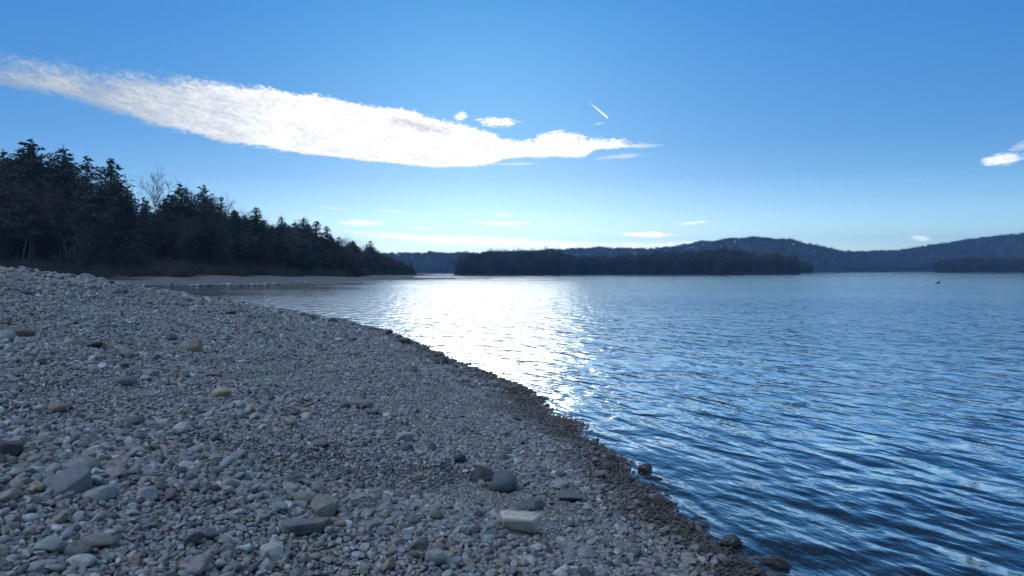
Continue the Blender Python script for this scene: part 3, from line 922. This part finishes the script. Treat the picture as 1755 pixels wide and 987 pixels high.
# undergrowth at the foot of the wood
WOOD_COL = bpy.data.collections.new('wood kinds'); BUSH_COL = bpy.data.collections.new('bush kinds')
for i in range(3):
    r = np.random.default_rng(300 + i); mb = MB()
    for _ in range(55):
        a = r.uniform(0, 6.28); L = r.uniform(.5, 1.3); d = np.array([math.cos(a) * .6, math.sin(a) * .6, r.uniform(.5, 1.2)])
        p = np.array([r.normal(0, .35), r.normal(0, .35), -.1]); path = [p, p + d * L * .5, p + d * L + r.normal(0, .15, 3)]
        mb.tube(path, [.02, .014, .006], 3)
        for _k in range(3):
            e = path[1] + (path[2] - path[1]) * r.random(); dd = d + r.normal(0, .7, 3); mb.tube([e, e + dd * .3], [.009, .004], 3)
    t = np.array(mb.v); c = t[r.integers(0, len(t), 120)] + r.normal(0, .1, (120, 3))
    v, f = cards(c, .16, i, 1.0, .6)
    me = np_mesh('bush', np.concatenate([t, v]), np.concatenate([np.array(mb.f), f + len(t)]), False)
    me.materials.append(M_TWIG); me.materials.append(M_RUST)
    me.polygons.foreach_set('material_index', np.array([0] * len(mb.f) + [1] * len(f), np.int32))
    BUSH_COL.objects.link(bpy.data.objects.new('bush kind %d' % i, me))
bp = []
for _ in range(1500):
    px = float(rng.uniform(-120, 712)); sm = smin_of(px)
    q = front_row(px, sm * float(rng.choice([.80, .86, .92, 1.0])))
    if q is None:
        continue
    d = q[1] + rng.exponential(6)
    bp.append((at_depth(px, d)[0], d))
bp = np.array(bp); nb = len(bp); bz = ground_z(bp[:, 0], bp[:, 1])
bs = rng.uniform(.5, 1.6, nb)
scatter('undergrowth', np.stack([bp[:, 0], bp[:, 1], bz - .05], -1), rng.integers(0, 3, nb), np.stack([np.zeros(nb), np.zeros(nb), rng.uniform(0, 6.28, nb)], -1),
        np.stack([bs, bs, bs * rng.uniform(.7, 1.2, nb)], -1), BUSH_COL, label='brown leafless brush along the foot of the left wood', cat='undergrowth')
# pale stones of the bank below the tall pines
for i, (px, py, w, lab) in enumerate([(47, 449, 9, 'small pale boulder lowest of those on the bank at the left'), (68, 437, 8, 'pale boulder highest on the bank below the tallest pine'),
                                      (94, 434, 9, 'pale flat boulder on the bank left of the last pale stone'), (98, 445, 11, 'broad pale boulder on the bank below the flat one'),
                                      (121, 450, 6, 'last pale stone to the right on the bank under the pines')]):
    d = ray(px, py); best = None
    for t in np.linspace(112, 170, 300):
        x, y = EYE[0] + d[0] / d[1] * t, t
        zr = CAM_H + d[2] / d[1] * t
        if zr <= float(ground_z(np.array([x]), np.array([y]))[0]):
            best = (x, y); break
    if best is None:
        q = front_row(px, 36 + (452 - py) * .5); best = q
    x, y = best
    v, f = stone_shape(700 + i, 3, 5, .09, box=.3)
    W = w / FPX * y * 1.5
    me = np_mesh('boulder', v * np.array([.6, .45, .42]) * W, f); me.materials.append(stone_material('bank stone %d' % i, own=(.42, .38, .35), scale=.3))
    o = bpy.data.objects.new('boulder', me); link(o)
    o.location = (x, y, float(ground_z(np.array([x]), np.array([y]))[0]) + .12 * W); o.rotation_euler = (0, 0, i * 1.3)
    tag(o, lab, 'boulder')

# ---------------------------------------------------------------- island, far shores and hills
for i, t in enumerate(PINES[:3] + FIRS[:2] + BARES[:1] + BARES[2:4]):
    WOOD_COL.objects.link(bpy.data.objects.new('wood kind %02d' % i, joined('far tree', *t)))
WOOD_H = [20, 20, 20, 16, 16, 14, 14, 14]
M_ISLE = land_material('forest floor', (.05, .042, .034), (.10, .085, .07), .05)

def far_land(name, cols, woods, n_trees, h_rng, kinds, label, behind=1.0, step=4.0):
    """land seen across the water. cols: (px, shore depth, ridge depth, ridge y in the photo incl. trees, tree height there)"""
    c = np.array(cols, float)
    pxs = np.arange(c[0, 0], c[-1, 0] + .1, step)
    shore, ridge, topy, th = (np.interp(pxs, c[:, 0], c[:, k]) for k in (1, 2, 3, 4))
    ts = np.concatenate([[-.12], np.linspace(0, 1, 15), 1 + np.array([.25, .6, 1.0]) * behind])
    V = []
    zr = np.maximum(CAM_H + (466 - (pxs - 877) * .0026 - topy) / FPX * ridge - th, .6)
    for t in ts:
        d = shore + (ridge - shore) * t
        x = np.array([at_depth(p, v)[0] for p, v in zip(pxs, d)])
        q = t if t <= 1 else 1 - (t - 1) * .8
        prof = -1.0 if t < 0 else None
        z = np.full(len(pxs), -1.5) if t < 0 else .35 * min(1, t * 8) + zr * (3 * max(q, 0) ** 2 - 2 * max(q, 0) ** 3 if t <= 1 else max(q, 0))
        edge = np.clip(np.minimum(pxs - pxs[0], pxs[-1] - pxs) / 5, 0, 1)
        z = np.where(t > 0, z * (.1 + .9 * edge), z)
        if t > 0:
            z = z + NZ3(x * .3, d * .3) * np.minimum(zr * .04, 1.2) * edge
        V.append(np.stack([x, d, z], -1))
    V = np.array(V)
    me = np_mesh(name, V.reshape(-1, 3), grid_faces(*V.shape[:2]))
    structure(name, me, M_ISLE)
    # trees: spread over the slope, thicker towards water's edge and skyline
    u = rng.uniform(0, 1, n_trees); w = rng.uniform(.06, 1.12, n_trees)
    k = rng.random(n_trees); w = np.where(k < .22, rng.uniform(.05, .14, n_trees), np.where(k < .42, rng.uniform(.9, 1.1, n_trees), w))
    fi = np.interp(w, ts, np.arange(len(ts))); fj = u * (V.shape[1] - 1)
    i0 = fi.astype(int).clip(0, V.shape[0] - 2); j0 = fj.astype(int).clip(0, V.shape[1] - 2)
    a = (fi - i0)[:, None]; b = (fj - j0)[:, None]
    P = (V[i0, j0] * (1 - a) + V[i0 + 1, j0] * a) * (1 - b) + (V[i0, j0 + 1] * (1 - a) + V[i0 + 1, j0 + 1] * a) * b
    ok = (P[:, 2] > .25) & (u > .012) & (u < .994)
    P, u, n_trees = P[ok], u[ok], int(ok.sum())
    Hh = np.interp(u, (pxs - pxs[0]) / (pxs[-1] - pxs[0]), th) * rng.uniform(*h_rng, n_trees)
    idx = rng.choice(len(kinds), n_trees, p=np.array(kinds) / sum(kinds))
    s = Hh / np.array(WOOD_H)[idx]
    wd = rng.uniform(1.0, 1.7, n_trees)
    scatter(woods, P - np.array([0, 0, .3]), idx, np.stack([np.zeros(n_trees), np.zeros(n_trees), rng.uniform(0, 6.28, n_trees)], -1),
            np.stack([s * wd, s * wd, s], -1), WOOD_COL, label=label, cat='wood')

EVER = (3, 3, 3, 3, 3, 1, .5, .5); MIXED = (1.2, 1, 1, 1, 1, 4, 3, 3); BROWN = (.5, .5, .5, 1, 1, 3, 4, 4)
far_land('island_ground', [(777, 640, 665, 462, 8), (784, 640, 680, 446, 12), (800, 640, 690, 437, 14), (830, 640, 700, 432, 15), (880, 640, 700, 431, 15), (930, 650, 700, 430, 15),
         (962, 660, 705, 433, 14), (985, 665, 705, 441, 13), (1040, 670, 710, 441, 13), (1075, 670, 715, 439, 13), (1130, 670, 720, 436, 14), (1170, 665, 725, 430, 15),
         (1210, 660, 725, 428, 15), (1250, 655, 725, 429, 15), (1290, 650, 720, 434, 14), (1320, 645, 715, 437, 14), (1350, 640, 705, 442, 14), (1366, 640, 690, 446, 14), (1371, 640, 680, 450, 14)],
         'island_wood', 2200, (.7, 1.05), EVER, 'dark wooded island in the middle of the lake')
far_land('wooded_point_ground', [(1340, 900, 930, 450, 12), (1365, 900, 940, 446, 12), (1385, 900, 930, 449, 11), (1394, 900, 915, 459, 8)],
         'point_wood', 160, (.75, 1.05), EVER, 'small dark clump of trees just behind the right end of the island')
far_land('hills_far_ridge', [(560, 1500, 2100, 436, 13), (690, 1500, 2100, 435, 13), (720, 1500, 2100, 434, 13), (800, 1500, 2200, 434, 13), (870, 1600, 2300, 432, 13), (950, 1700, 2400, 429, 13),
         (985, 1700, 2400, 426, 13), (1050, 1700, 2400, 425, 13), (1120, 1700, 2400, 427, 13), (1160, 1700, 2300, 422, 13), (1200, 1650, 2200, 415, 13), (1250, 1600, 2200, 410, 13),
         (1300, 1600, 2200, 407, 13), (1350, 1600, 2200, 411, 13), (1400, 1600, 2200, 421, 13), (1440, 1650, 2200, 430, 13), (1480, 1700, 2200, 437, 12), (1540, 1700, 2100, 446, 10)],
         'hillside_forest', 8500, (.75, 1.1), MIXED, 'bluish forest covering the long hill behind the island')
far_land('hills_right_ridge', [(1395, 1560, 1900, 440, 11), (1440, 1500, 2400, 434, 12), (1480, 1500, 2500, 432, 13), (1540, 1450, 2500, 430, 13), (1600, 1450, 2500, 421, 13), (1660, 1450, 2500, 412, 13),
         (1720, 1450, 2500, 404, 13), (1760, 1450, 2500, 401, 13), (1850, 1450, 2500, 394, 13), (1990, 1450, 2500, 400, 13)],
         'right_hill_forest', 6500, (.75, 1.1), MIXED, 'bluish forest on the hill at the right edge of the photo')
far_land('right_shore_ground', [(1597, 960, 980, 456, 7), (1612, 960, 990, 449, 10), (1640, 960, 1000, 445, 11), (1680, 960, 1010, 444, 11), (1720, 960, 1010, 446, 10), (1755, 960, 1010, 447, 10),
         (1860, 960, 1010, 446, 10)],
         'right_shore_wood', 620, (.75, 1.05), BROWN, 'low brownish wood on the shore at the right edge of the photo')

# a duck resting far out on the water, a dark speck
P = on_plane(1608, 485.5)
mb = MB()
mb.tube([(-.42, 0, .10), (-.30, 0, .12), (-.05, 0, .12), (.18, 0, .13), (.30, 0, .16)], [.02, .10, .16, .13, .04], 10)
mb.tube([(.22, 0, .14), (.28, 0, .30), (.31, 0, .38), (.36, 0, .40), (.44, 0, .385), (.50, 0, .375)], [.07, .05, .06, .065, .03, .015], 8)
M_DUCK = land_material('dark plumage', (.02, .018, .016), (.06, .05, .045), 6.0)
o = bpy.data.objects.new('duck', mb.mesh('duck', M_DUCK)); link(o); o.location = (P[0], P[1], 0); o.scale = (.9, .9, .9); o.rotation_euler = (0, 0, .3)
tag(o, 'dark water bird floating far out on the lake, right side', 'duck')
# ---------------------------------------------------------------- sky: sun behind the cloud, straight ahead and low
SUN_AZ, SUN_EL = azel(820, 262)
EXPOSURE = -2.1
world = bpy.data.worlds.new('World'); scene.world = world; world.use_nodes = True
world.node_tree.nodes.clear()
g = NT(world.node_tree)
out = g.node('ShaderNodeOutputWorld')
sky = g.node('ShaderNodeTexSky', sky_type='NISHITA')
sky.sun_disc = False
sky.sun_elevation = math.radians(SUN_EL); sky.sun_rotation = math.radians(SUN_AZ)
sky.air_density = 1.0; sky.dust_density = .35; sky.ozone_density = 3.0; sky.altitude = 150
tc = g.node('ShaderNodeTexCoord'); p = g.sep(tc.outputs['Generated'])
az = g.math('DEGREES', g.math('ARCTAN2', p[0], p[1])) if False else g.math('MULTIPLY', g.math('ARCTAN2', p[0], p[1]), 57.29578)
hyp = g.math('SQRT', g.math('ADD', g.math('MULTIPLY', p[0], p[0]), g.math('MULTIPLY', p[1], p[1])))
el = g.math('MULTIPLY', g.math('ARCTAN2', p[2], hyp), 57.29578)

TOP = [(-200, 60), (-80, 72), (0, 84), (100, 97), (200, 112), (300, 124), (400, 138), (480, 150), (560, 163), (640, 178), (700, 184), (735, 196), (780, 207), (830, 217), (865, 233), (905, 236), (945, 221), (985, 227), (1020, 234), (1060, 238), (1112, 248), (1150, 262)]
BOT = [(-200, 120), (-80, 138), (0, 153), (60, 163), (130, 178), (200, 198), (280, 224), (350, 239), (420, 251), (500, 263), (580, 272), (660, 281), (720, 287), (770, 289), (830, 285), (870, 275), (945, 271), (1000, 270), (1022, 260), (1060, 256), (1112, 252), (1150, 258)]
A0, A1, ES = azel(-200, 100)[0], azel(1150, 250)[0], 24.0
fac = g.math('DIVIDE', g.math('SUBTRACT', az, A0), A1 - A0)
def curve(px):
    nd = g.node('ShaderNodeFloatCurve'); cv = nd.mapping.curves[0]
    q = [((azel(*a)[0] - A0) / (A1 - A0), azel(*a)[1] / ES) for a in px]
    while len(cv.points) < len(q):
        cv.points.new(.5, .5)
    for pt, (x, y) in zip(cv.points, q):
        pt.location = (x, y); pt.handle_type = 'AUTO'
    nd.mapping.update()
    g.put(nd.inputs['Value'], fac)
    return g.math('MULTIPLY', nd.outputs[0], ES)
top, bot = curve(TOP), curve(BOT)
# streaked coordinates that run along the cloud
lean = g.math('ADD', el, g.math('MULTIPLY', az, .17))
sv = g.comb(g.math('MULTIPLY', az, .40), g.math('MULTIPLY', lean, 1.2), 0.0)
n1 = g.noise(sv, .9, 4, .62); n2 = g.noise(g.vmath('ADD', sv, (7, 3, 2)), 3.2, 4, .65, dist=.8)
n3 = g.noise(g.comb(g.math('MULTIPLY', az, 1.0), g.math('MULTIPLY', lean, 1.5), 3.0), 2.6, 4, .7)
wob = g.math('ADD', g.math('MULTIPLY', g.math('SUBTRACT', n1, .5), 1.0), g.math('ADD', g.math('MULTIPLY', g.math('SUBTRACT', n2, .5), .45), g.math('MULTIPLY', g.math('SUBTRACT', n3, .5), .95)))
left = g.smooth(az, azel(520, 0)[0], azel(40, 0)[0])          # the far end is thin and wispy
mid = g.smooth(az, azel(330, 0)[0], azel(640, 0)[0])
amp_t = g.math('ADD', .95, g.math('MULTIPLY', left, .7)); amp_b = g.math('SUBTRACT', 1.0, g.math('MULTIPLY', mid, .58))
dt = g.math('SUBTRACT', g.math('ADD', top, g.math('MULTIPLY', wob, amp_t)), el)
db = g.math('SUBTRACT', el, g.math('ADD', bot, g.math('MULTIPLY', wob, amp_b)))
aT = g.smooth(dt, 0.0, g.math('ADD', .45, g.math('MULTIPLY', left, 1.6)))
aB = g.smooth(db, 0.0, g.math('ADD', .24, g.math('MULTIPLY', left, .6)))
front = g.smooth(p[1], .05, .2)
inside = g.math('MULTIPLY', g.smooth(fac, .0, .05), g.smooth(fac, 1.0, .975))
alpha = g.math('MULTIPLY', g.math('MULTIPLY', aT, aB), g.math('MULTIPLY', front, inside))
thin = g.smooth(n1, .25, .7, .55, 1.0)
alpha = g.math('MULTIPLY', alpha, g.math('ADD', g.math('MULTIPLY', left, thin), g.math('SUBTRACT', 1.0, left)))

nbl = g.noise(g.comb(g.math('MULTIPLY', az, 1.1), g.math('MULTIPLY', el, 4.0), 4.0), 1.5, 4, .65)
nbc = g.math('SUBTRACT', nbl, .5)
def blob(px, py, rx, ry, a=1.0, tilt=0.0, soft=.6, namp=.9, ns=2.2, seed=0.0):
    """a small cloud: an ellipse in bearing and height with a torn edge (sizes in degrees)"""
    a0, e0 = azel(px, py)
    da, de = g.math('SUBTRACT', az, a0), g.math('SUBTRACT', el, e0)
    t = math.radians(tilt); c, s = math.cos(t), math.sin(t)
    u = g.math('DIVIDE', g.math('ADD', g.math('MULTIPLY', da, c), g.math('MULTIPLY', de, s)), rx)
    v = g.math('DIVIDE', g.math('SUBTRACT', g.math('MULTIPLY', de, c), g.math('MULTIPLY', da, s)), ry)
    r = g.math('SQRT', g.math('ADD', g.math('MULTIPLY', u, u), g.math('MULTIPLY', v, v)))
    val = g.math('ADD', g.math('SUBTRACT', 1.0, r), g.math('MULTIPLY', nbc, namp * 1.6))
    return g.math('MULTIPLY', g.math('MULTIPLY', g.smooth(val, 0.0, soft), a), front)
BLOBS = [(790, 199, .62, .34, .95, 8, .5, 1.5), (852, 209, 1.8, .42, .95, -3, .5, 1.4), (722, 216, .01, .01, 0, 0, .5, .1),
         (1716, 273, 1.45, .46, .95, 3, .7, 1.0), (1746, 252, .8, .35, .3, 25, .8, 1.2), (1098, 250, 1.9, .20, .45, -1, .9, 1.4), (1062, 268, 2.4, .22, .35, 3, .7, 1.0),
         (1026, 212, .55, .10, .28, 12, .6, .8), (955, 225, .9, .16, .6, 8, .6, 1.0), (860, 383, 2.9, .16, .95, 0, .6, .8), (866, 369, 1.0, .10, .7, 0, .6, .8),
         (622, 382, 2.1, .26, .85, 0, .7, 1.1), (676, 363, 1.6, .12, .5, -2, .8, 1.0), (570, 357, 1.8, .10, .4, -5, .8, 1.0), (720, 392, 1.3, .10, .6, -2, .7, 1.0),
         (1112, 402, 2.4, .26, .9, -2, .7, 1.0), (1185, 382, 1.4, .14, .6, 4, .7, 1.0), (1577, 408, .75, .22, .6, -10, .6, .9), (950, 420, 16.0, .42, .8, -1.5, .9, .7),
         (800, 411, 9.0, .40, .95, -1.5, .7, .7), (690, 405, 5.0, .20, .8, -4, .7, .7), (1180, 417, 5.0, .25, .6, 2, .8, .7), (880, 281, 2.2, .13, .5, 1, .8, .8)]
inv = g.math('SUBTRACT', 1.0, alpha)
for i, b in enumerate(BLOBS):
    if b[4] > 0:
        inv = g.math('MULTIPLY', inv, g.math('SUBTRACT', 1.0, blob(*b, seed=i * 3.1)))
# condensation trail of an aeroplane
ca, cb = azel(1006, 172), azel(1042, 202)
L = math.hypot(cb[0] - ca[0], cb[1] - ca[1]); dx, dy = (cb[0] - ca[0]) / L, (cb[1] - ca[1]) / L
u = g.math('ADD', g.math('MULTIPLY', g.math('SUBTRACT', az, ca[0]), dx), g.math('MULTIPLY', g.math('SUBTRACT', el, ca[1]), dy))
v = g.math('SUBTRACT', g.math('MULTIPLY', g.math('SUBTRACT', el, ca[1]), dx), g.math('MULTIPLY', g.math('SUBTRACT', az, ca[0]), dy))
tr_ = g.math('MULTIPLY', g.math('MULTIPLY', g.smooth(u, 0.0, L * .75), g.smooth(u, L * 1.02, L * .97)), g.smooth(g.math('ABSOLUTE', v), .085, .02))
inv = g.math('MULTIPLY', inv, g.math('SUBTRACT', 1.0, g.math('MULTIPLY', g.math('MULTIPLY', tr_, front), .95)))
cover = g.math('SUBTRACT', 1.0, inv)
# the cloud's own light: white, a little grey where it is thickest and at its thin end
a0, e0 = azel(715, 215)
gx = g.math('DIVIDE', g.math('SUBTRACT', az, a0), 3.2); gy = g.math('DIVIDE', g.math('ADD', g.math('SUBTRACT', el, e0), g.math('MULTIPLY', g.math('SUBTRACT', az, a0), .16)), .62)
gr = g.math('SQRT', g.math('ADD', g.math('MULTIPLY', gx, gx), g.math('MULTIPLY', gy, gy)))
grey = g.math('MULTIPLY', g.smooth(g.math('ADD', gr, g.math('MULTIPLY', g.math('SUBTRACT', n2, .5), 1.2)), 1.1, .1), .8)
tex = g.smooth(g.math('ADD', g.math('MULTIPLY', n1, .6), g.math('MULTIPLY', n2, .4)), .36, .62)
CLOUD = 10.5
lum = g.math('MULTIPLY', g.smooth(az, azel(60, 0)[0], azel(620, 0)[0], .64, 1.32), g.math('ADD', .80, g.math('MULTIPLY', tex, .24)))
lum = g.math('MULTIPLY', lum, g.math('SUBTRACT', 1.0, g.math('MULTIPLY', grey, .40)))
lum = g.math('MULTIPLY', lum, g.math('ADD', .88, g.math('MULTIPLY', g.smooth(n3, .35, .6), .14)))
lum = g.math('MULTIPLY', lum, g.smooth(el, 6.0, 2.5, 1.0, 1.75))
ccol = g.vmath('SCALE', g.mix(left, (1.0, 1.0, 1.0), (.89, .95, 1.0)), g.math('MULTIPLY', lum, CLOUD))
# cool daylight balance of the picture, applied to the light of the whole sky
TR = g.node('ShaderNodeValToRGB'); cr = TR.color_ramp
for i, (q, c_) in enumerate([(0, (2.5, 3.4, 4.7)), (.05, (1.85, 2.7, 3.7)), (.085, (1.22, 1.95, 2.82)), (.12, (.82, 1.45, 2.3)), (.16, (.62, 1.24, 2.08)), (.22, (.52, 1.18, 2.02)), (.325, (.40, 1.18, 2.1)), (.41, (.36, .78, 1.2)), (.6, (.30, .52, .74)), (.9, (.35, .55, .75))]):
    e_ = cr.elements[i] if i < 2 else cr.elements.new(q)
    e_.position = q; e_.color = c_ + (1,)
g.put(TR.inputs[0], g.math('DIVIDE', el, 60.0, clamp=True))
tint = TR.outputs[0]
KNEE = 11.0
sk = sky.outputs[0]
sk = g.vmath('DIVIDE', g.vmath('SCALE', sk, KNEE), g.vmath('ADD', sk, (KNEE, KNEE, KNEE)))
skyc = g.mix(1.0, sk, tint, 'MULTIPLY')
# bright broken cloud patch overhead, out of view, added to light the beach stones
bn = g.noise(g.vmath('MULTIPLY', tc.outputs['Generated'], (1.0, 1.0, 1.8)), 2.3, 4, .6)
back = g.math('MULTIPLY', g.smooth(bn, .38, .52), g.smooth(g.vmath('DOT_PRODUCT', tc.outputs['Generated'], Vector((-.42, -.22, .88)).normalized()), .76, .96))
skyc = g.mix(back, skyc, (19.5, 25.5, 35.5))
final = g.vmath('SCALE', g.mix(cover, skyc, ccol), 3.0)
for nd in g.n:
    if nd.bl_idname == 'ShaderNodeMix':
        nd.clamp_result = False
world.cycles.sampling_method = 'MANUAL'; world.cycles.sample_map_resolution = 512
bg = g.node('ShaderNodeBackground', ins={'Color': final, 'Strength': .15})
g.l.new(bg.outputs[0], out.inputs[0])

sun = bpy.data.lights.new('sun', 'SUN'); sun.energy = .5; sun.angle = math.radians(14); sun.color = (1.0, .97, .92)
so = bpy.data.objects.new('sun', sun); COL.objects.link(so)
a, e = math.radians(SUN_AZ), math.radians(SUN_EL)
d = Vector((math.sin(a) * math.cos(e), math.cos(a) * math.cos(e), math.sin(e)))
so.rotation_euler = (-d).to_track_quat('-Z', 'Y').to_euler(); so.location = (0, 0, 60)

# ---------------------------------------------------------------- air
HAZE = 1.6e-4
if HAZE:
    hv = [(x, y, z) for x in (-3500, 4800) for y in (-60, 5200) for z in (-6, 240)]
    hf = [(0, 1, 3, 2), (4, 6, 7, 5), (0, 4, 5, 1), (2, 3, 7, 6), (0, 2, 6, 4), (1, 5, 7, 3)]
    me = bpy.data.meshes.new('haze'); me.from_pydata(hv, [], hf)
    m, hg, ho = material('air')
    pv_ = hg.node('ShaderNodeVolumePrincipled', ins={'Color': (.36, .66, 1.0, 1), 'Density': HAZE, 'Anisotropy': .3})
    hg.l.new(pv_.outputs[0], ho.inputs['Volume'])
    me.materials.append(m)
    o = bpy.data.objects.new('haze', me); link(o); tag(o, kind='stuff')

# ---------------------------------------------------------------- camera and render settings
cam = bpy.data.cameras.new('camera'); cam.sensor_width = 36; cam.lens = 36 * FPX / PW; cam.clip_start = .1; cam.clip_end = 20000
co = bpy.data.objects.new('camera', cam); COL.objects.link(co)
M = Matrix(((_R[0], _U[0], -_F[0], 0), (_R[1], _U[1], -_F[1], 0), (_R[2], _U[2], -_F[2], CAM_H), (0, 0, 0, 1)))
co.matrix_world = M
scene.camera = co
vs = scene.view_settings
scene.display_settings.display_device = 'sRGB'
vs.view_transform = 'Standard'; vs.look = 'None'; vs.exposure = EXPOSURE; vs.gamma = 1; vs.use_curve_mapping = False
scene.render.engine = 'CYCLES'
c = scene.cycles
c.max_bounces = 6; c.diffuse_bounces = 2; c.glossy_bounces = 3; c.transmission_bounces = 4; c.transparent_max_bounces = 8; c.volume_bounces = 1
c.sample_clamp_indirect = 8.0; c.sample_clamp_direct = 0.0; c.blur_glossy = .5
c.use_denoising = True; c.denoiser = 'OPENIMAGEDENOISE'
c.use_adaptive_sampling = False
